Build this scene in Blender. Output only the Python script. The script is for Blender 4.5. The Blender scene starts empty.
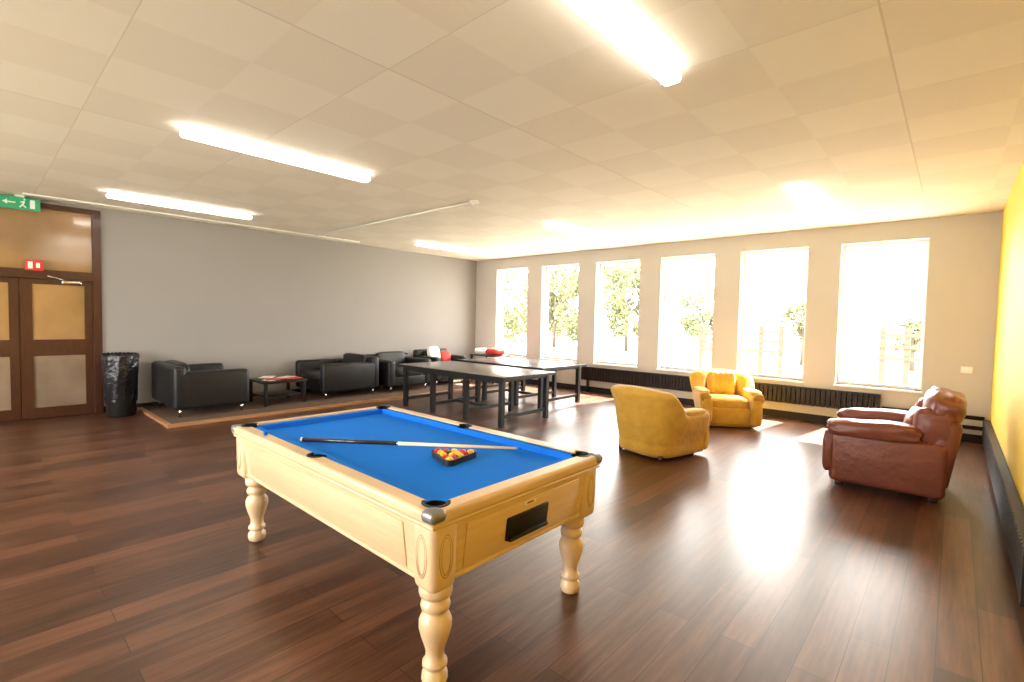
import bpy, bmesh, random
from math import *
from mathutils import Matrix, Vector, noise
random.seed(4)
S=bpy.context.scene
COL=S.collection
XL,YW,XR,H,YN=-9.9,9.425,0.413,3.204,-3.0

# ---------------------------------------------------------------- materials
def mat(name,col,rough=.6,metal=0,noise_amt=0,noise_scale=5,bump=0,bump_scale=30,spec=.5,emit=None,estr=0,sheen=0,coat=0,stretch=None):
    m=bpy.data.materials.new(name); m.use_nodes=True
    nt=m.node_tree; N=nt.nodes; L=nt.links; b=N['Principled BSDF']
    b.inputs['Base Color'].default_value=(*col,1); b.inputs['Roughness'].default_value=rough
    b.inputs['Metallic'].default_value=metal; b.inputs['Specular IOR Level'].default_value=spec
    if sheen: b.inputs['Sheen Weight'].default_value=sheen
    if coat: b.inputs['Coat Weight'].default_value=coat; b.inputs['Coat Roughness'].default_value=.15
    if emit: b.inputs['Emission Color'].default_value=(*emit,1); b.inputs['Emission Strength'].default_value=estr
    tc=N.new('ShaderNodeTexCoord'); src=tc.outputs['Object']
    if stretch:
        mp=N.new('ShaderNodeMapping'); mp.inputs['Scale'].default_value=stretch; L.new(src,mp.inputs[0]); src=mp.outputs[0]
    if noise_amt:
        n=N.new('ShaderNodeTexNoise'); n.inputs['Scale'].default_value=noise_scale; n.inputs['Detail'].default_value=4
        L.new(src,n.inputs['Vector'])
        mx=N.new('ShaderNodeMix'); mx.data_type='RGBA'
        mx.inputs[6].default_value=(*[c*(1-noise_amt) for c in col],1); mx.inputs[7].default_value=(*[min(1,c*(1+noise_amt)) for c in col],1)
        L.new(n.outputs['Fac'],mx.inputs[0]); L.new(mx.outputs[2],b.inputs['Base Color'])
    if bump:
        n2=N.new('ShaderNodeTexNoise'); n2.inputs['Scale'].default_value=bump_scale; n2.inputs['Detail'].default_value=3
        L.new(src,n2.inputs['Vector'])
        bp=N.new('ShaderNodeBump'); bp.inputs['Strength'].default_value=bump; bp.inputs['Distance'].default_value=.02
        L.new(n2.outputs['Fac'],bp.inputs['Height']); L.new(bp.outputs[0],b.inputs['Normal'])
    return m

M_grey=mat('grey_wall_paint',(.275,.260,.250),.75,noise_amt=.03,noise_scale=2,bump=.05,bump_scale=60)
M_win=mat('window_wall_paint',(.50,.485,.45),.75,noise_amt=.03,noise_scale=2)
M_yel=mat('yellow_wall_paint',(.78,.52,.05),.6,noise_amt=.04,noise_scale=2)
M_cream=mat('cream_wall_paint',(.8,.76,.68),.8,noise_amt=.02)
M_white=mat('white_plastic',(.85,.84,.8),.4)
M_upvc=mat('window_frame_white',(.85,.84,.82),.35)
M_tube=mat('fluorescent_diffuser',(.95,.95,.95),.4,emit=(1,.94,.84),estr=10)
M_dwood=mat('dark_stained_wood',(.050,.014,.006),.35,noise_amt=.4,noise_scale=6,stretch=(8,8,1),coat=.3)
M_glass=mat('obscured_door_glass',(.30,.175,.08),.08,noise_amt=.55,noise_scale=1.1,bump=.04,bump_scale=30,spec=1,coat=.6)
M_glass_refl=mat('lower_door_glass_painted_reflection',(.22,.165,.125),.08,noise_amt=.5,noise_scale=1.8,bump=.04,bump_scale=30,spec=1,coat=.6)  # opaque pane; floor reflection is painted in as a greyer base colour
M_black=mat('black_leatherette',(.010,.010,.011),.42,bump=.15,bump_scale=60,spec=.35)
M_blackpl=mat('black_plastic',(.010,.010,.010),.45,spec=.3)
M_bag=mat('black_bin_liner',(.010,.010,.014),.25,bump=1,bump_scale=14)
M_heat=mat('black_radiator_paint',(.013,.010,.009),.5,spec=.3)
M_chrome=mat('chrome',(.7,.7,.72),.15,metal=1)
M_steel=mat('grey_corner_casting',(.28,.28,.29),.35,metal=.7)
M_maple=mat('maple_veneer',(.74,.535,.32),.35,noise_amt=.16,noise_scale=3,stretch=(1,1,12),coat=.3)
M_maple2=mat('maple_turned',(.76,.56,.35),.35,noise_amt=.10,noise_scale=4,coat=.3)
M_groove=mat('veneer_groove',(.50,.34,.18),.5)
M_felt=mat('blue_baize',(.012,.19,.78),.95,noise_amt=.05,noise_scale=40,spec=.1)
M_gold=mat('gold_velvet',(.58,.335,.045),.85,noise_amt=.25,noise_scale=9,bump=.35,bump_scale=25,sheen=.3,spec=.2)
M_golddark=mat('gold_velvet_trim',(.42,.21,.025),.85,noise_amt=.2,noise_scale=9,sheen=.2,spec=.2)
M_red=mat('oxblood_leather',(.185,.052,.032),.38,noise_amt=.25,noise_scale=6,bump=.4,bump_scale=12,spec=.5)
M_tt=mat('table_top_laminate',(.07,.066,.06),.26,noise_amt=.1)
M_ttleg=mat('black_table_frame',(.015,.015,.015),.45,spec=.3)
M_rug=mat('platform_carpet',(.10,.055,.03),.95,noise_amt=.3,noise_scale=40)
M_rugtrim=mat('platform_wood_edge',(.38,.20,.09),.45,noise_amt=.15)
M_mag=mat('white_paper',(.85,.82,.78),.5)
M_redp=mat('red_plastic',(.55,.03,.02),.4)
M_green=mat('exit_sign_green',(.02,.22,.10),.4,emit=(.02,.30,.13),estr=.4)
M_signw=mat('sign_white',(.8,.85,.8),.4)
M_cueb=mat('cue_butt',(.02,.012,.01),.25,coat=.5)
M_cues=mat('cue_ash_shaft',(.85,.68,.42),.3,coat=.4)
M_by=mat('yellow_ball',(.9,.55,.02),.1,coat=.6)
M_br=mat('red_ball',(.6,.02,.01),.1,coat=.6)
M_bb=mat('black_ball',(.01,.01,.01),.1,coat=.6)
M_rack=mat('black_triangle_rack',(.02,.02,.02),.4)
M_bounce=mat('pale_bounce_ground',(.36,.35,.30),.95,noise_amt=.1,noise_scale=.5)  # outdoor ground, made pale and neutral to bounce daylight onto the ceiling
M_leaf=mat('foliage',(.115,.125,.068),.95,noise_amt=.3,noise_scale=1.5,spec=.05)
M_fence=mat('fence_timber',(.075,.060,.045),.85,noise_amt=.2,spec=.1)

def floor_mat():
    m=bpy.data.materials.new('dark_laminate_planks'); m.use_nodes=True
    nt=m.node_tree;N=nt.nodes;L=nt.links;b=N['Principled BSDF']
    tc=N.new('ShaderNodeTexCoord'); mp=N.new('ShaderNodeMapping'); mp.inputs['Rotation'].default_value=(0,0,pi/2)
    L.new(tc.outputs['Object'],mp.inputs[0])
    br=N.new('ShaderNodeTexBrick'); br.inputs['Scale'].default_value=1; br.inputs['Brick Width'].default_value=1.28; br.inputs['Row Height'].default_value=.165
    br.inputs['Mortar Size'].default_value=.0022; br.inputs['Mortar Smooth'].default_value=.1; br.offset=.37; br.offset_frequency=2
    br.inputs['Color1'].default_value=(0,0,0,1); br.inputs['Color2'].default_value=(1,1,1,1); br.inputs['Mortar'].default_value=(.3,.3,.3,1)
    L.new(mp.outputs[0],br.inputs['Vector'])
    mp2=N.new('ShaderNodeMapping'); mp2.inputs['Scale'].default_value=(16,1.1,1); L.new(tc.outputs['Object'],mp2.inputs[0])
    n=N.new('ShaderNodeTexNoise'); n.inputs['Scale'].default_value=1.6; n.inputs['Detail'].default_value=6; n.inputs['Roughness'].default_value=.65
    L.new(mp2.outputs[0],n.inputs['Vector'])
    ad=N.new('ShaderNodeMath'); ad.operation='MULTIPLY_ADD'; L.new(br.outputs['Color'],ad.inputs[0]); ad.inputs[1].default_value=.31
    L.new(n.outputs['Fac'],ad.inputs[2])
    cr=N.new('ShaderNodeValToRGB'); e=cr.color_ramp.elements
    e[0].position=.35; e[0].color=(.025,.009,.0055,1); e[1].position=.95; e[1].color=(.165,.070,.037,1)
    x=cr.color_ramp.elements.new(.62); x.color=(.072,.0285,.0155,1)
    L.new(ad.outputs[0],cr.inputs[0])
    mx=N.new('ShaderNodeMix'); mx.data_type='RGBA'; mx.inputs[7].default_value=(.012,.005,.003,1)
    L.new(br.outputs['Fac'],mx.inputs[0]); L.new(cr.outputs[0],mx.inputs[6]); L.new(mx.outputs[2],b.inputs['Base Color'])
    b.inputs['Roughness'].default_value=.33; b.inputs['Specular IOR Level'].default_value=.58
    bp=N.new('ShaderNodeBump'); bp.inputs['Strength'].default_value=.12; bp.inputs['Distance'].default_value=.004; bp.invert=True
    L.new(br.outputs['Fac'],bp.inputs['Height']); L.new(bp.outputs[0],b.inputs['Normal'])
    return m
def ceil_mat():
    m=bpy.data.materials.new('ceiling_tiles'); m.use_nodes=True
    nt=m.node_tree;N=nt.nodes;L=nt.links;b=N['Principled BSDF']
    tc=N.new('ShaderNodeTexCoord'); mp=N.new('ShaderNodeMapping'); s=1/.61
    mp.inputs['Location'].default_value=(.35*s,-.62*s,.5); mp.inputs['Scale'].default_value=(s,s,0)
    L.new(tc.outputs['Object'],mp.inputs[0])
    ch=N.new('ShaderNodeTexChecker'); ch.inputs['Scale'].default_value=1; L.new(mp.outputs[0],ch.inputs[0])
    ch.inputs['Color1'].default_value=(.82,.76,.645,1); ch.inputs['Color2'].default_value=(.78,.715,.60,1)
    mp3=N.new('ShaderNodeMapping'); mp3.inputs['Location'].default_value=(.35*s/4,-.62*s/2,.5); mp3.inputs['Scale'].default_value=(s/4,s/2,0); L.new(tc.outputs['Object'],mp3.inputs[0])
    br2=N.new('ShaderNodeTexBrick'); br2.offset=0; br2.inputs['Scale'].default_value=1; br2.inputs['Brick Width'].default_value=1; br2.inputs['Row Height'].default_value=1
    br2.inputs['Mortar Size'].default_value=.0025; L.new(mp3.outputs[0],br2.inputs['Vector'])
    mx2=N.new('ShaderNodeMix'); mx2.data_type='RGBA'; mx2.inputs[7].default_value=(.64,.58,.48,1)
    L.new(br2.outputs['Fac'],mx2.inputs[0]); L.new(ch.outputs[0],mx2.inputs[6]); L.new(mx2.outputs[2],b.inputs['Base Color'])
    b.inputs['Roughness'].default_value=.8
    return m
M_floor=floor_mat(); M_ceil=ceil_mat()

# ---------------------------------------------------------------- geometry helpers
def obj(name,bm,m,parent=None,smooth=False,loc=(0,0,0),rot=(0,0,0)):
    bmesh.ops.recalc_face_normals(bm,faces=bm.faces)
    me=bpy.data.meshes.new(name); bm.to_mesh(me); bm.free()
    if smooth:
        for p in me.polygons: p.use_smooth=True
    me.materials.append(m)
    o=bpy.data.objects.new(name,me); COL.objects.link(o); o.location=loc; o.rotation_euler=rot
    if parent: o.parent=parent
    return o
def empty(name,loc=(0,0,0),rz=0,scale=1):
    e=bpy.data.objects.new(name,None); COL.objects.link(e); e.location=loc; e.rotation_euler=(0,0,rz); e.scale=(scale,)*3; e.empty_display_size=.2
    return e
def addbox(bm,lo,hi):
    vs=[bm.verts.new((x,y,z)) for x in (lo[0],hi[0]) for y in (lo[1],hi[1]) for z in (lo[2],hi[2])]
    for f in ((0,1,3,2),(4,6,7,5),(0,4,5,1),(2,3,7,6),(0,2,6,4),(1,5,7,3)): bm.faces.new([vs[i] for i in f])
def boxes(name,lst,m,parent=None):
    bm=bmesh.new()
    for lo,hi in lst: addbox(bm,lo,hi)
    return obj(name,bm,m,parent)
def rbox(name,size,loc,m,parent=None,bev=.02,seg=3,rot=(0,0,0),taper=1,shear=0):
    bm=bmesh.new(); x,y,z=[s/2 for s in size]; addbox(bm,(-x,-y,-z),(x,y,z))
    for v in bm.verts:
        if v.co.z<0: v.co.x*=taper; v.co.y*=taper
        else: v.co.y+=shear
    bmesh.ops.bevel(bm,geom=bm.edges[:],offset=bev,segments=seg,affect='EDGES',profile=.5)
    return obj(name,bm,m,parent,True if seg>1 else False,loc,rot)
def puff(name,size,loc,m,parent=None,e=.5,rot=(0,0,0),n=28,wr=0,seed=0):
    """cushion: superellipsoid with gentle wrinkles"""
    bm=bmesh.new(); bmesh.ops.create_uvsphere(bm,u_segments=n*2,v_segments=n,radius=1)
    sg=lambda a,p:copysign(abs(a)**p,a)
    for v in bm.verts:
        d=v.co.normalized(); th=atan2(d.y,d.x); ph=asin(max(-1,min(1,d.z)))
        x=sg(cos(ph),e)*sg(cos(th),e); y=sg(cos(ph),e)*sg(sin(th),e); z=sg(sin(ph),e*1.3)
        w=1+wr*noise.noise(Vector((x*2.2+seed,y*2.2,z*2.2)))
        v.co=Vector((x*size[0]/2*w,y*size[1]/2*w,z*size[2]/2*w))
    return obj(name,bm,m,parent,True,loc,rot)
def lathe(name,prof,m,parent=None,loc=(0,0,0),n=32,rot=(0,0,0)):
    bm=bmesh.new(); rings=[]
    for r,z in prof: rings.append([bm.verts.new((r*cos(2*pi*i/n),r*sin(2*pi*i/n),z)) for i in range(n)])
    for a,b in zip(rings,rings[1:]):
        for i in range(n): bm.faces.new((a[i],a[(i+1)%n],b[(i+1)%n],b[i]))
    bm.faces.new(rings[0][::-1]); bm.faces.new(rings[-1])
    return obj(name,bm,m,parent,True,loc,rot)
def rod(name,p,q,r,m,parent=None,r2=None,n=16):
    p=Vector(p);q=Vector(q);d=q-p; r2=r if r2 is None else r2
    bm=bmesh.new(); bmesh.ops.create_cone(bm,cap_ends=True,segments=n,radius1=r,radius2=r2,depth=d.length)
    bmesh.ops.transform(bm,matrix=Matrix.Translation((p+q)/2)@d.to_track_quat('Z','Y').to_matrix().to_4x4(),verts=bm.verts)
    return obj(name,bm,m,parent,True)
def boolean(o,cutters):
    for c in cutters:
        md=o.modifiers.new('b','BOOLEAN'); md.operation='DIFFERENCE'; md.object=c; md.solver='EXACT'
    bpy.context.view_layer.update()
    dg=bpy.context.evaluated_depsgraph_get(); me=bpy.data.meshes.new_from_object(o.evaluated_get(dg))
    o.modifiers.clear(); o.data=me
def kill(lst):
    for c in lst: bpy.data.objects.remove(c,do_unlink=True)

# ---------------------------------------------------------------- room
boxes('floor',[((XL-.3,YN-.3,-.1),(XR+.3,YW+.3,0))],M_floor)
boxes('ceiling',[((XL-.3,YN-.3,H),(XR+.3,YW+.3,H+.12))],M_ceil)
DY0,DY1,DZ=-.45,1.37,3.15
boxes('wall_left',[((XL-.2,DY1,0),(XL,YW+.3,H)),((XL-.2,YN-.3,0),(XL,DY0,H)),((XL-.2,DY0,DZ),(XL,DY1,H))],M_grey)
boxes('wall_right',[((XR,YN-.3,0),(XR+.2,YW+.3,H))],M_yel)
WZ0,WZ1=.66,2.92
wins=[(-9.11,-8.03),(-7.57,-6.49),(-6.02,-4.95),(-4.48,-3.41),(-2.94,-1.87),(-1.41,-.33)]
def winwall(name,wl,y0,y1,m):
    L=[];x=XL
    for a,b in wl:
        L.append(((x,y0,0),(a,y1,H))); L.append(((a,y0,0),(b,y1,WZ0))); L.append(((a,y0,WZ1),(b,y1,H))); x=b
    L.append(((x,y0,0),(XR,y1,H)))
    return boxes(name,L,m)
winwall('wall_window_side',wins,YW,YW+.28,M_win)
added_fill_wins=[(-8.4,-6.9),(-5.9,-4.4),(-3.4,-1.9)]  # unseen openings added behind the camera to light the pool table's near side
winwall('wall_near',added_fill_wins,YN-.28,YN,M_cream)
k=0
for wl,yy in ((wins,YW+.17),(added_fill_wins,YN-.2)):
    for a,b in wl:
        k+=1; t=.045
        r=[((a,yy,WZ0),(a+t,yy+.06,WZ1)),((b-t,yy,WZ0),(b,yy+.06,WZ1)),((a+t,yy,WZ0),(b-t,yy+.06,WZ0+t)),((a+t,yy,WZ1-t),(b-t,yy+.06,WZ1))]
        e=empty('window_%d'%k)  # also names the added, unseen near-wall openings
        boxes('frame',r,M_upvc,e)
        if yy>0: boxes('sill',[((a-.02,YW-.02,WZ0-.03),(b+.02,yy,WZ0))],M_upvc,e)
        ld=bpy.data.lights.new('portal','AREA'); ld.shape='RECTANGLE'; ld.size=b-a; ld.size_y=WZ1-WZ0; ld.cycles.is_portal=True
        lo=bpy.data.objects.new('portal',ld); COL.objects.link(lo); lo.parent=e
        lo.location=((a+b)/2,(YW+.3 if yy>0 else YN-.3),(WZ0+WZ1)/2); lo.rotation_euler=(-pi/2 if yy>0 else pi/2,0,0)
# trims
boxes('baseboard_window_side',[((XL,YW-.03,0),(XR,YW,.12))],M_heat)
boxes('baseboard_left',[((XL,DY1,0),(XL+.015,YW-.03,.10))],M_heat)
# door
e=empty('door_1'); W=M_dwood; x0,x1=XL-.10,XL+.03
boxes('frame',[((x0,DY1-.10,0),(x1,DY1,DZ)),((x0,DY0,0),(x1,DY0+.1,DZ)),((x0,DY0+.1,DZ-.07),(x1,DY1-.1,DZ)),((x0,DY0+.1,2.06),(x1,DY1-.1,2.19))],W,e)
mid=.46
boxes('rebate_stop_and_light_block',[((XL-.10,mid-.03,.0),(XL-.065,mid+.03,2.06)),((XL-.20,DY0+.02,0),(XL-.19,DY1-.02,DZ))],W,e)  # with an unseen backing board added to block daylight through the door gaps
for a,b in ((DY0+.1,mid-.005),(mid+.005,DY1-.1)):
    ym0=a+.13; ym1=b-.10; xa,xb=XL-.06,XL-.01
    boxes('leaf',[((xa,a,.01),(xb,ym0,2.05)),((xa,ym1,.01),(xb,b,2.05)),((xa,ym0,.01),(xb,ym1,.17)),((xa,ym0,.93),(xb,ym1,1.17)),((xa,ym0,1.98),(xb,ym1,2.05))],W,e)
    boxes('lower_pane',[((xa+.02,ym0,.17),(xb-.02,ym1,.93))],M_glass_refl,e)
    boxes('upper_pane',[((xa+.02,ym0,1.17),(xb-.02,ym1,1.98))],M_glass,e)
boxes('transom_pane',[((XL-.05,DY0+.1,2.19),(XL-.04,DY1-.1,DZ-.07))],M_glass,e)
boxes('transom_mullion',[((x0,mid-.55,2.19),(x1,mid-.49,DZ-.07))],W,e)
rbox('closer',(.06,.22,.05),(XL+.03,1.02,2.02),M_chrome,e,.01)
rod('closer_arm',(XL+.05,.95,2.05),(XL+.10,.75,2.10),.008,M_chrome,e)
e=empty('fire_notice_sign',(XL+.045,.62,2.245))
rbox('board',(.01,.19,.15),(0,0,0),M_redp,e,.003); rbox('pictogram',(.004,.05,.1),(.006,-.04,0),M_signw,e,.001,1); rbox('pictogram_flame',(.004,.04,.07),(.006,.04,0),M_signw,e,.001,1)
e=empty('emergency_exit_sign',(XL+.12,.48,3.09))
rbox('case',(.06,.42,.17),(0,0,0),M_green,e,.01); rbox('arrow_shaft',(.01,.08,.018),(.03,-.08,0),M_signw,e,.001,1)
bm=bmesh.new(); vs=[bm.verts.new(p) for p in ((.036,-.17,0),(.036,-.12,.035),(.036,-.12,-.035))]; bm.faces.new(vs); obj('arrow_head',bm,M_signw,e)
rod('figure_body',(.033,.03,-.02),(.033,.045,.03),.012,M_signw,e); rod('figure_leg',(.033,.03,-.02),(.033,.0,-.06),.008,M_signw,e); rod('figure_leg_bent',(.033,.03,-.02),(.033,.065,-.055),.008,M_signw,e)
rod('figure_arm',(.033,.045,.025),(.033,.005,.01),.006,M_signw,e); lathe('figure_head',[(.004,-.012),(.013,-.004),(.013,.004),(.004,.012)],M_signw,e,(.033,.05,.052),12)
rbox('door_symbol',(.01,.05,.12),(.03,.13,0),M_signw,e,.001,1)
rbox('bracket',(.03,.1,.04),(0,0,.095),M_white,e,.003)

# ceiling lights
for y in (1.23,6.27):
    for x in (-8.42,-4.98,-1.40):
        e=empty('fluorescent_light',(x,y+.905,H))
        rbox('batten',(.06,1.76,.04),(0,0,-.02),M_white,e,.006)
        rbox('diffuser',(.115,1.80,.055),(0,0,-.062),M_tube,e,.022,4)
        for s in (-1,1): rbox('end_clip',(.122,.012,.060),(0,s*.84,-.062),M_white,e,.005,3)
e=empty('smoke_detector',(-4.92,4.62,H))
lathe('base',[(.055,-.045),(.06,-.03),(.065,-.015),(.065,0)],M_white,e); lathe('sensor',[(.02,-.075),(.035,-.07),(.04,-.045)],M_white,e)
e=empty('ceiling_conduit')
rod('cross_run',(-9.5,4.62,H-.015),(-4.98,4.62,H-.015),.012,M_white,e); rod('wall_run',(-9.5,.5,H-.015),(-9.5,5.6,H-.015),.012,M_white,e)
rbox('junction_box',(.07,.07,.03),(-9.5,4.62,H-.016),M_white,e,.004)
e=empty('light_switch_plate',(.15,YW-.006,1.02)); rbox('plate',(.12,.012,.09),(0,0,0),M_white,e,.003); rbox('rocker',(.03,.008,.04),(0,-.008,0),M_white,e,.002)

# radiators
def radiator(x0,x1,y,z0,z1,name='wall_radiator',axis='x',dep=.09):
    e=empty(name); L=[]; n=int((x1-x0)/.07)
    for i in range(n):
        a=x0+(x1-x0)*i/n; L.append(((a+.008,y-dep,z0),(a+(x1-x0)/n-.008,y-.02,z1)))
    L+= [((x0,y-dep+.02,z0+.03),(x1,y-.03,z0+.06)),((x0,y-dep+.02,z1-.06),(x1,y-.03,z1-.03)),((x0,y-dep+.01,z1-.012),(x1,y-.005,z1+.004))]
    for a in (x0+.15,x1-.2): L.append(((a,y-dep+.01,0),(a+.04,y-.03,z0+.02)))
    if axis=='y': L=[((XR-(YW-lo[1]),lo[0],lo[2]),(XR-(YW-hi[1]),hi[0],hi[2])) for lo,hi in L]
    boxes('fins',L,M_heat,e)
    return e
radiator(-6.3,-3.35,YW,.27,.56); radiator(-2.95,-.80,YW,.27,.56)
e=empty('heating_pipe')
rod('run_b',(-.78,YW-.06,.36),(.36,YW-.06,.36),.028,M_heat,e); rod('run_c',(-.78,YW-.06,.22),(.36,YW-.06,.22),.028,M_heat,e)
radiator(3.9,9.2,YW,.08,.37,'wall_radiator','y',.075)

# bin
e=empty('waste_bin',(-9.50,1.53,0))
lathe('drum',[(.17,0),(.18,.02),(.205,.80),(.21,.82),(.21,.86)],M_blackpl,e)
bm=bmesh.new(); n=48; rings=[]
for j,(r,z) in enumerate([(.19,.22),(.20,.45),(.212,.55),(.22,.7),(.218,.85),(.225,.93),(.20,.965),(.185,.94),(.17,.86)]):
    rings.append([bm.verts.new(((r+.012*sin(i*5.3+j)+.008*random.uniform(-1,1))*cos(2*pi*i/n),(r+.012*sin(i*5.3+j))*sin(2*pi*i/n),z+.012*sin(i*3.1))) for i in range(n)])
for a,b in zip(rings,rings[1:]):
    for i in range(n): bm.faces.new((a[i],a[(i+1)%n],b[(i+1)%n],b[i]))
bm.faces.new(rings[-1]); obj('liner',bm,M_bag,e,True)

# platform
e=empty('carpeted_platform')
boxes('deck',[((XL+.02,1.86,0),(-8.10,9.2,.04))],M_rug,e)
boxes('wood_edge',[((-8.10,1.80,0),(-8.04,9.26,.04)),((XL+.02,1.80,0),(-8.10,1.86,.04)),((XL+.02,9.2,0),(-8.10,9.26,.04))],M_rugtrim,e)

# black tub chairs, front = local -Y
def tub(loc,rz,w=1.0,d=.95,hb=.76,ha=.66):
    e=empty('black_tub_armchair',loc,rz); t=.17; z0=.12
    rbox('back',(w,t,hb-z0),(0,d/2-t/2,(hb+z0)/2),M_black,e,.055,5)
    for s in (-1,1):
        rbox('arm',(t,d-.04,ha-z0),(s*(w/2-t/2),-.02,(ha+z0)/2),M_black,e,.055,5,shear=.0)
    rbox('base',(w-2*t+.04,d-t-.03,.20),(0,-t/2+.01,z0+.10),M_black,e,.02)
    puff('seat_cushion',(w-2*t-.01,d-t-.02,.17),(0,-t/2-.01,.39),M_black,e,.28)
    puff('back_cushion',(w-2*t-.01,.17,.38),(0,d/2-t-.03,.60),M_black,e,.35,rot=(-.12,0,0))
    for x in (-1,1):
        for y in (-1,1): rod('leg',(x*(w/2-.1),y*(d/2-.1),0),(x*(w/2-.1),y*(d/2-.1),z0+.02),.02,M_chrome,e)
    return e
PZ=.041
tub((-9.14,2.50,PZ),pi,1.38,1.05,.76,.68)
tub((-9.20,4.94,PZ),0,1.20,1.20)
tub((-9.05,6.28,PZ),pi/2,1.10,1.0,.74,.66)
e=tub((-9.20,7.60,PZ),pi/2,1.0,.9,.80,.66)
puff('white_throw_cushion',(.36,.14,.36),(-.12,.10,.70),M_mag,e,.5,rot=(-.25,0,.1))
puff('red_throw_cushion',(.30,.13,.28),(.20,.06,.62),M_redp,e,.5,rot=(-.25,0,-.2))
# coffee table
e=empty('coffee_table',(-8.95,3.66,PZ))
rbox('top',(.75,.75,.04),(0,0,.40),M_blackpl,e,.008); rbox('shelf',(.62,.62,.025),(0,0,.15),M_blackpl,e,.005)
for x in (-1,1):
    for y in (-1,1): rbox('leg',(.05,.05,.38),(x*.33,y*.33,.19),M_blackpl,e,.006)
e=empty('magazines',(-8.9,3.64,PZ+.421))
for i,(x,y,r,m) in enumerate([(.1,-.12,.3,M_mag),(.12,-.1,-.2,M_redp),(-.05,.18,.5,M_mag),(.15,.2,.1,M_redp),(-.2,-.1,.9,M_mag)]):
    rbox('magazine',(.21,.29,.012),(x,y,.006+.013*i*(1 if i<2 else .3)),m,e,.002,1,rot=(0,0,r))
# side table in the corner with red / white things
e=empty('side_table',(-8.62,8.72,PZ))
rbox('top',(.85,.60,.03),(0,0,.66),M_blackpl,e,.006); rbox('lower_shelf',(.75,.5,.02),(0,0,.2),M_blackpl,e,.005)
for x in (-1,1):
    for y in (-1,1): rbox('leg',(.045,.045,.645),(x*.38,y*.26,.3225),M_blackpl,e,.006)
puff('red_cushion',(.42,.40,.18),(0,0,0),M_redp,empty('red_cushion',(-8.42,8.70,PZ+.765)),.5)
puff('white_cushion',(.38,.36,.14),(0,0,0),M_mag,empty('white_cushion',(-8.86,8.72,PZ+.745)),.5)

# games tables
def gtable(loc,w,d,nm='games_table'):
    e=empty(nm,loc); hgt=.76
    rbox('top',(w,d,.03),(0,0,hgt-.015),M_tt,e,.006)
    boxes('edge_band',[((-w/2-.006,-d/2-.006,hgt-.045),(w/2+.006,-d/2+.012,hgt-.004)),((-w/2-.006,d/2-.012,hgt-.045),(w/2+.006,d/2+.006,hgt-.004)),((-w/2-.006,-d/2,hgt-.045),(-w/2+.012,d/2,hgt-.004)),((w/2-.012,-d/2,hgt-.045),(w/2+.006,d/2,hgt-.004))],M_ttleg,e)
    L=[]; t=.035
    for x in (-w/2+.12,-.42,.42,w/2-.12):
        for y in (-d/2+.10,d/2-.10): L.append(((x-t,y-t,0),(x+t,y+t,hgt-.03)))
        L.append(((x-.02,-d/2+.1,.12),(x+.02,d/2-.1,.17))); L.append(((x-.02,-d/2+.1,hgt-.09),(x+.02,d/2-.1,hgt-.03)))
    for y in (-d/2+.10,d/2-.10): L.append(((-w/2+.12,y-.02,hgt-.11),(w/2-.12,y+.02,hgt-.03)))
    L.append(((-.42,-.02,.12),(.42,.02,.17)))
    boxes('frame',L,M_ttleg,e); return e
gtable((-6.12,5.78,0),2.62,1.26); gtable((-6.45,7.40,0),2.24,1.37)

# gold armchairs (front = -Y)
def shellbody(name,w,d,ha,hb,th,m,parent,r=.30,flare=.07,zb=.05):
    pts=[]; a,b=w/2,d/2
    for i in range(12): pts.append((-a,-b+(2*b-r)*i/12,-1,0))
    for i in range(13):
        t=pi-(pi/2)*i/12; pts.append((-a+r+r*cos(t),b-r+r*sin(t),cos(t),sin(t)))
    for i in range(1,8): pts.append((-a+r+(2*a-2*r)*i/8,b,0,1))
    for i in range(13):
        t=pi/2-(pi/2)*i/12; pts.append((a-r+r*cos(t),b-r+r*sin(t),cos(t),sin(t)))
    for i in range(1,13): pts.append((a,b-r-(2*b-r)*i/12,1,0))
    bm=bmesh.new(); rings=[]
    for x,y,nx,ny in pts:
        s=max(0,min(1,(y-b*.02)/(b*.62))); s=s*s*(3-2*s); hcrown=.04*(1-min(1,abs(x)/a)**2)
        h=ha+(hb-ha)*s+hcrown*s; fl=flare*(.6+.8*s)
        prof=[(-th,.12),(-th,h-.16),(-th+.01,h-.07),(-th*.6,h-.01),(-th*.2,h+.005),(fl*.6,h-.01),(fl,h-.05),(fl*.95,h-.09),(fl*.6,h-.16),(fl*.38,h-.25),(0,.30),(-.02,.2),(-.028,.17),(-.018,.155),(-.018,zb),(-th,zb)]
        rings.append([bm.verts.new((x+nx*o,y+ny*o,z)) for o,z in prof])
    for p,q in zip(rings,rings[1:]):
        n=len(p)
        for i in range(n): bm.faces.new((p[i],p[(i+1)%n],q[(i+1)%n],q[i]))
    bm.faces.new(rings[0]); bm.faces.new(rings[-1])
    o=obj(name,bm,m,parent,True); md=o.modifiers.new('s','SUBSURF'); md.levels=md.render_levels=1
    return o
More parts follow.
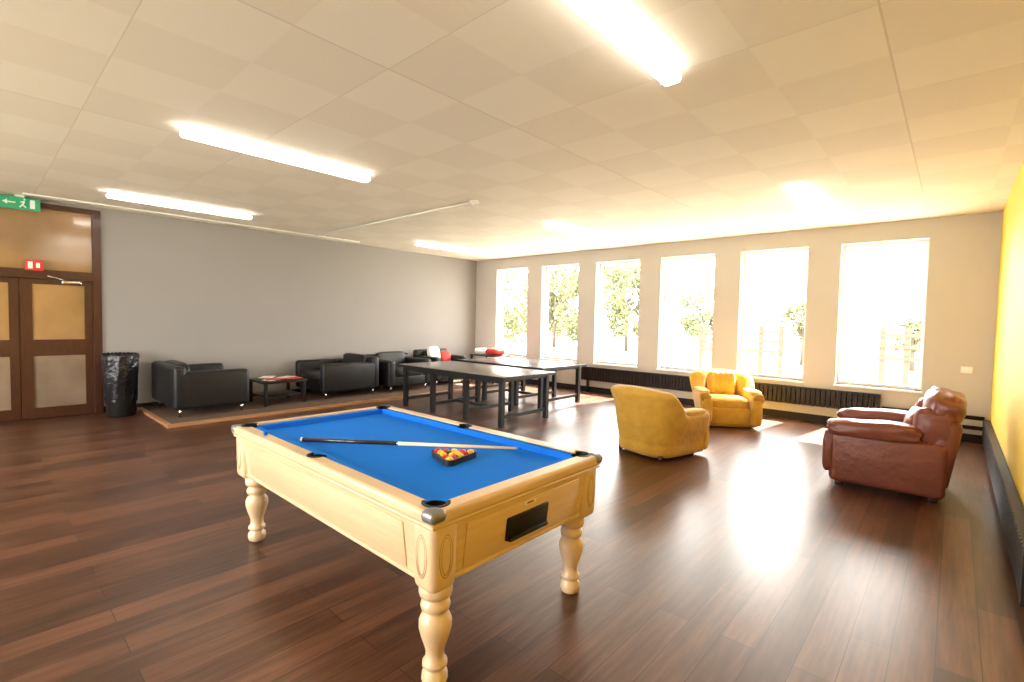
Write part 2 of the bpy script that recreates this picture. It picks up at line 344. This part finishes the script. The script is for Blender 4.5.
def goldchair(loc,rz):
    e=empty('gold_armchair',loc,rz); w,d=.86,.84
    shellbody('shell',w,d,.55,.80,.15,M_gold,e,zb=.02)
    rbox('front_panel',(w-.28,.06,.24),(0,-d/2+.06,.19),M_gold,e,.02)
    puff('seat_cushion',(w-.27,d-.20,.19),(0,-.06,.36),M_gold,e,.35,wr=.03)
    for i in range(5):
        a=(i-2)*.30
        puff('back_channel',(.145,.12,.42),(sin(a)*.42*.62,d/2-.19-.10*(1-cos(a))*1.6,.60),M_gold,e,.6,rot=(-.1,0,-a))
    for s in (-1,1):
        lathe('arm_scroll',[(.0,-.012),(.055,-.012),(.075,0),(.075,.02)],M_golddark,e,(s*(w/2-.045),-d/2-.005,.47),24,(pi/2,0,0))
        puff('arm_pad',(.17,d*.62,.09),(s*(w/2-.05),-.12,.535),M_gold,e,.5)
        puff('arm_front',(.15,.07,.40),(s*(w/2-.07),-d/2-.0,.26),M_gold,e,.4)
    rbox('plinth',(w-.12,d-.40,.07),(0,-.16,.055),M_golddark,e,.03)
    for x in (-1,1):
        for y in (-1,1): lathe('foot',[(.02,0),(.028,.01),(.03,.06)],M_dwood,e,(x*.31,y*.29,0),16)
    return e
goldchair((-2.69,5.68,0),radians(166))
goldchair((-2.70,8.10,0),radians(34))

# oxblood leather armchair (front = -Y)
def leather(loc,rz):
    e=empty('leather_armchair',loc,rz); w,d=1.05,.93; m=M_red
    rbox('base',(w-.06,d-.08,.34),(0,.0,.22),m,e,.05,5)
    puff('seat_cushion',(w-.42,d-.22,.24),(0,-.12,.43),m,e,.42,wr=.06)
    puff('front_roll',(w-.42,.14,.30),(0,-d/2+.06,.26),m,e,.45,wr=.05)
    for s in (-1,1):
        rbox('arm_side',(.20,d-.04,.50),(s*(w/2-.11),.0,.30),m,e,.05,5)
        puff('arm_pillow',(.28,d*.80,.17),(s*(w/2-.10),-.11,.60),m,e,.45,wr=.12,seed=s*3,rot=(.05,0,0))
        puff('arm_front_pad',(.22,.10,.42),(s*(w/2-.11),-d/2+.01,.34),m,e,.45,wr=.06)
    rbox('outer_back',(w-.10,.20,.66),(0,d/2-.06,.45),m,e,.07,5,rot=(-.14,0,0))
    puff('back_lower_cushion',(w-.36,.26,.34),(0,d/2-.22,.62),m,e,.5,wr=.08,rot=(-.2,0,0))
    puff('head_roll',(w-.12,.30,.28),(0,d/2-.05,.86),m,e,.5,wr=.12,rot=(-.2,0,0))
    for s in (-1,1): puff('wing',(.22,.30,.34),(s*(w/2-.15),d/2-.12,.70),m,e,.55,wr=.1,seed=s)
    for x in (-1,1):
        for y in (-1,1): rbox('foot',(.07,.07,.07),(x*.4,y*.36,.035),M_dwood,e,.01)
    return e
leather((-.46,6.30,0),radians(-88))

# ---------------------------------------------------------------- pool table
e=empty('pool_table',(-2.62,1.845,0)); w,d=2.24,1.27; hx,hy=w/2,d/2; RZ=.82; CB=.46
def cyl(x,y,r,z0,z1):
    bm=bmesh.new(); bmesh.ops.create_cone(bm,cap_ends=True,segments=40,radius1=r,radius2=r,depth=z1-z0)
    return obj('cut',bm,M_blackpl,e,False,(x,y,(z0+z1)/2))
def cbox(lo,hi): return boxes('cut',[(lo,hi)],M_blackpl,e)
rw=.085; cw=.05
ph=[(sx*(hx-rw-.012),sy*(hy-rw-.012)) for sx in (-1,1) for sy in (-1,1)]+[(0,s*(hy-rw+.005)) for s in (-1,1)]
cut=[cyl(x,y,.054,.70,.9) for x,y in ph]
inner=cbox((-hx+rw,-hy+rw,.6),(hx-rw,hy-rw,.9))
inner2=cbox((-hx+rw+cw,-hy+rw+cw,.6),(hx-rw-cw,hy-rw-cw,.9))
rail=rbox('top_rail',(w,d,.06),(0,0,RZ-.03),M_maple,e,.018,3); boolean(rail,[inner]+cut)
for p in rail.data.polygons: p.use_smooth=False
cush=boxes('cushions',[((-hx+rw-.004,-hy+rw-.004,RZ-.05),(hx-rw+.004,hy-rw+.004,RZ-.008))],M_felt,e)
bpy.context.view_layer.update(); boolean(cush,[inner2]+cut)
bed=boxes('bed',[((-hx+rw,-hy+rw,RZ-.10),(hx-rw,hy-rw,RZ-.042))],M_felt,e); boolean(bed,cut)
kill(cut+[inner,inner2])
for i,(x,y) in enumerate(ph):
    bm=bmesh.new(); n=32; r=.053
    A=[bm.verts.new((r*cos(2*pi*j/n),r*sin(2*pi*j/n),RZ-.012)) for j in range(n)]; B=[bm.verts.new((r*.9*cos(2*pi*j/n),r*.9*sin(2*pi*j/n),RZ-.16)) for j in range(n)]
    for j in range(n): bm.faces.new((A[j],A[(j+1)%n],B[(j+1)%n],B[j]))
    bm.faces.new(B)
    obj('pocket',bm,M_blackpl,e,True,(x,y,0))
def arcplate(name,cx,cy,r0,r1,a0,a1,z0,z1,m):
    bm=bmesh.new(); n=24; Q=[]
    for j in range(n+1):
        t=a0+(a1-a0)*j/n; c,s=cos(t),sin(t)
        Q.append([bm.verts.new((cx+r*c,cy+r*s,z)) for r,z in ((r0,z0),(r1,z0),(r1,z1),(r0,z1))])
    for p,q in zip(Q,Q[1:]):
        for i in range(4): bm.faces.new((p[i],p[(i+1)%4],q[(i+1)%4],q[i]))
    bm.faces.new(Q[0]); bm.faces.new(Q[-1]); return obj(name,bm,m,e)
for x,y in ph[:4]:
    a=atan2(y/abs(y),x/abs(x)); arcplate('pocket_rim',x,y,.048,.062,a-1.9,a+1.9,RZ-.03,RZ+.004,M_blackpl)
    sx,sy=x/abs(x),y/abs(y)
    rc=rbox('corner_casting',(.085,.085,.055),(sx*(hx-.038),sy*(hy-.038),RZ-.024),M_steel,e,.022,4)
    c=cyl(x,y,.058,.70,.9); boolean(rc,[c]); kill([c])
for x,y in ph[4:]:
    s=y/abs(y); a=s*pi/2; arcplate('pocket_rim',x,y,.048,.058,a-1.6,a+1.6,RZ-.03,RZ+.004,M_blackpl)
# cabinet
bm=bmesh.new(); addbox(bm,(-1,-1,0),(1,1,1))
for v in bm.verts:
    t=v.co.z; ix=.02 if t>.5 else .055
    v.co=Vector((v.co.x*(hx-ix),v.co.y*(hy-ix),CB+.02 if t<.5 else RZ-.055))
bmesh.ops.bevel(bm,geom=bm.edges[:],offset=.012,segments=2,affect='EDGES')
cab=obj('cabinet',bm,M_maple,e)
rbox('under_rail_moulding',(w-.02,d-.02,.02),(0,0,RZ-.068),M_maple2,e,.008,2)
tilt=atan2(.035,.285)
for s in (-1,1):
    rbox('side_panel',(w-.46,.008,.21),(0,s*(hy-.0365),.615),M_maple,e,.003,2,rot=(s*tilt*-1,0,0))
    rbox('end_panel',(.008,d-.42,.21),(s*(hx-.0365),0,.615),M_maple,e,.003,2,rot=(0,s*tilt,0))
    rbox('side_base_strip',(w-.30,.014,.02),(0,s*(hy-.052),.492),M_maple2,e,.004,2)
    rbox('end_base_strip',(.014,d-.30,.02),(s*(hx-.052),0,.492),M_maple2,e,.004,2)
leg=[(.040,0),(.052,.008),(.058,.03),(.056,.055),(.042,.07),(.040,.08),(.055,.09),(.055,.105),(.043,.115),(.040,.15),(.048,.18),(.062,.22),(.072,.26),(.072,.29),(.062,.315),(.050,.325),(.048,.335),(.062,.345),(.066,.36),(.062,.375),(.050,.385),(.050,.395),(.070,.405),(.074,.42),(.074,.47)]
for sx in (-1,1):
    for sy in (-1,1):
        rbox('corner_pilaster',(.15,.15,.305),(sx*(hx-.092),sy*(hy-.092),CB+.1525),M_maple2,e,.035,5,taper=.93)
        for ax in (0,1):
            bm=bmesh.new(); n=40
            for rr in (.038,.026):
                vs=[]
                for j in range(n):
                    t=2*pi*j/n; u=rr*cos(t); v=(.095+rr-.038)*sin(t)
                    vs.append([bm.verts.new((u*du,o,v*du)) for o,du in ((0,1),(.003,.97),(.003,.92),(0,.89))])
                for j in range(n):
                    p,q=vs[j],vs[(j+1)%n]
                    for i in range(3): bm.faces.new((p[i],p[i+1],q[i+1],q[i]))
            if ax==0: obj('pilaster_carving',bm,M_groove,e,True,(sx*(hx-.092),sy*(hy-.0205),.615),(0,0,0 if sy>0 else pi))
            else: obj('pilaster_carving',bm,M_groove,e,True,(sx*(hx-.0205),sy*(hy-.092),.615),(0,0,-pi/2 if sx>0 else pi/2))
        lathe('leg',leg,M_maple2,e,(sx*(hx-.125),sy*(hy-.125),0),36)
rbox('ball_return_recess',(.02,.31,.115),(hx-.032,-.01,.605),M_blackpl,e,.006,2,rot=(0,tilt,0))
rbox('ball_return_lip',(.05,.29,.02),(hx-.037,-.01,.555),M_blackpl,e,.006,2)
rbox('coin_label',(.004,.09,.022),(hx-.0235,.0,.700),M_mag,e,.001,1,rot=(0,tilt,0))
rbox('coin_label_logo',(.005,.05,.010),(hx-.0228,.0,.700),M_redp,e,.001,1,rot=(0,tilt,0))

BED=RZ-.042
# rack + balls
e=empty('ball_rack',(-2.14,1.87,BED),radians(100))
R=.0245; rad=(2*R*4)/sqrt(3)
bm=bmesh.new(); ro,ri=rad+2*R+.022,rad+2*R+.004
def rtri(r,cr,n=6):
    P=[]
    for i in range(3):
        a=pi/2+2*pi*i/3; cx,cy=(r-2*cr)*cos(a),(r-2*cr)*sin(a)
        for j in range(n+1):
            t=a-pi/3+2*pi/3*j/n; P.append((cx+cr*cos(t),cy+cr*sin(t)))
    return P
po,pi_=rtri(ro,.035),rtri(ri,.026); n=len(po)
V=[[bm.verts.new((x,y,z)) for x,y in P] for P,z in ((pi_,.004),(po,.004),(po,.036),(pi_,.036))]
for a in range(4):
    for j in range(n): bm.faces.new((V[a][j],V[a][(j+1)%n],V[(a+1)%4][(j+1)%n],V[(a+1)%4][j]))
obj('triangle',bm,M_rack,e)
c=0; cols=[M_br,M_by,M_br,M_by,M_bb,M_by,M_br,M_by,M_by,M_br,M_by,M_br,M_by,M_br,M_by]
for row in range(5):
    for i in range(row+1):
        x=(i-row/2)*2*R; y=rad-row*R*sqrt(3)
        bm=bmesh.new(); bmesh.ops.create_uvsphere(bm,u_segments=20,v_segments=12,radius=R*.99); obj('ball',bm,cols[c],e,True,(x,y,R)); c+=1
# cue
e=empty('pool_cue')
A=Vector((-3.10,1.43,BED+.018)); B=Vector((-1.83,2.115,BED+.080)); 
P=lambda t:A+(B-A)*t
rod('butt_cap',P(-.01),P(0),.0145,M_mag,e); rod('butt',P(0),P(.46),.0145,M_cueb,e,.0120); rod('ferrule_ring',P(.46),P(.467),.0122,M_chrome,e)
rod('shaft',P(.467),P(.985),.0118,M_cues,e,.007); rod('tip',P(.985),P(1),.007,M_felt,e)
rbox('chalk_cube',(.022,.022,.022),(-3.28,1.265,RZ+.0115),M_felt,None,.003,2)

# ---------------------------------------------------------------- outside
boxes('ground_outside',[((-120,YW+.3,-.35),(60,140,-.25)),((-40,-40,-.35),(20,YN-.3,-.25))],M_bounce)
def tree(x,y,r,hh,s,nl=5200):
    e=empty('tree',(x,y,-.25))
    rod('trunk',(0,0,0),(0,0,hh*.7),.13,M_fence,e,.04)
    cl=[]
    for i in range(22):
        a=random.uniform(0,2*pi); q=random.uniform(.1,1)**.6; zz=random.uniform(-.8,1)
        k=sqrt(max(0,1-zz*zz*.8)); c=Vector((cos(a)*q*r*k,sin(a)*q*r*k,hh*.58+zz*r*.95)); cl.append((c,r*random.uniform(.22,.42)))
        rod('branch',(0,0,hh*.35),tuple(c),.04,M_fence,e,.01,6)
    V=[];F=[]
    for i in range(nl):
        c,rr=random.choice(cl); d=Vector([random.gauss(0,1) for _ in range(3)]).normalized()*rr*random.uniform(.2,1)**.5; p=c+d
        u=Vector([random.gauss(0,1) for _ in range(3)]).normalized(); v=u.orthogonal().normalized(); sz=random.uniform(.07,.15)*(.6+r*.18)
        b=len(V); V+= [p-u*sz,p+v*sz*.6,p+u*sz,p-v*sz*.6]; F.append((b,b+1,b+2,b+3))
    me=bpy.data.meshes.new('leaves'); me.from_pydata([tuple(v) for v in V],[],F); me.materials.append(M_leaf)
    o=bpy.data.objects.new('leaves',me); COL.objects.link(o); o.parent=e
tree(-27,27,3.6,6,1); tree(-20.5,27,2.6,5,2); tree(-15.5,28,2.4,5.4,3); tree(-10.6,28,1.5,3.8,5,3000); tree(-5.2,26,.9,3.6,6,1500); tree(-1.3,27,.7,2.4,7,1200); tree(-30,38,5,8,9)
e=empty('field_fence')
L=[]
for x in (-6.2,-4.4,-3.85,-2.6,-1.45,-.95,.2): L.append(((x,16,-.25),(x+.13,16.1,1.6)))
for z in (.75,1.05,1.35): L.append(((-6.2,15.97,z),(-3.75,16,z+.09))); L.append(((-1.5,15.97,z),(2.4,16,z+.09)))
boxes('rails',L,M_fence,e)

# ---------------------------------------------------------------- light
wd=bpy.data.worlds.new('World'); S.world=wd; wd.use_nodes=True
bg=wd.node_tree.nodes['Background']; bg.inputs[0].default_value=(1,.97,.91,1); bg.inputs[1].default_value=22.5
sd=bpy.data.lights.new('sun','SUN'); sd.energy=75; sd.angle=.03; sd.color=(1,.92,.78)
so=bpy.data.objects.new('sun',sd); COL.objects.link(so); so.location=(0,20,10)
dirv=Vector((-.10,-.70,-1.0)); so.rotation_euler=dirv.to_track_quat('-Z','Y').to_euler()

# ---------------------------------------------------------------- camera
cd=bpy.data.cameras.new('camera'); cam=bpy.data.objects.new('camera',cd); COL.objects.link(cam)
cd.sensor_width=36; cd.lens=489.0/1024*36; cd.clip_start=.05; cd.clip_end=500
cam.matrix_world=Matrix.Translation((0,0,1.6))@Matrix.Rotation(radians(42.116),4,'Z')@Matrix.Rotation(pi/2-radians(2.496),4,'X')@Matrix.Rotation(radians(1.154),4,'Z')
S.camera=cam
S.view_settings.view_transform='Standard'
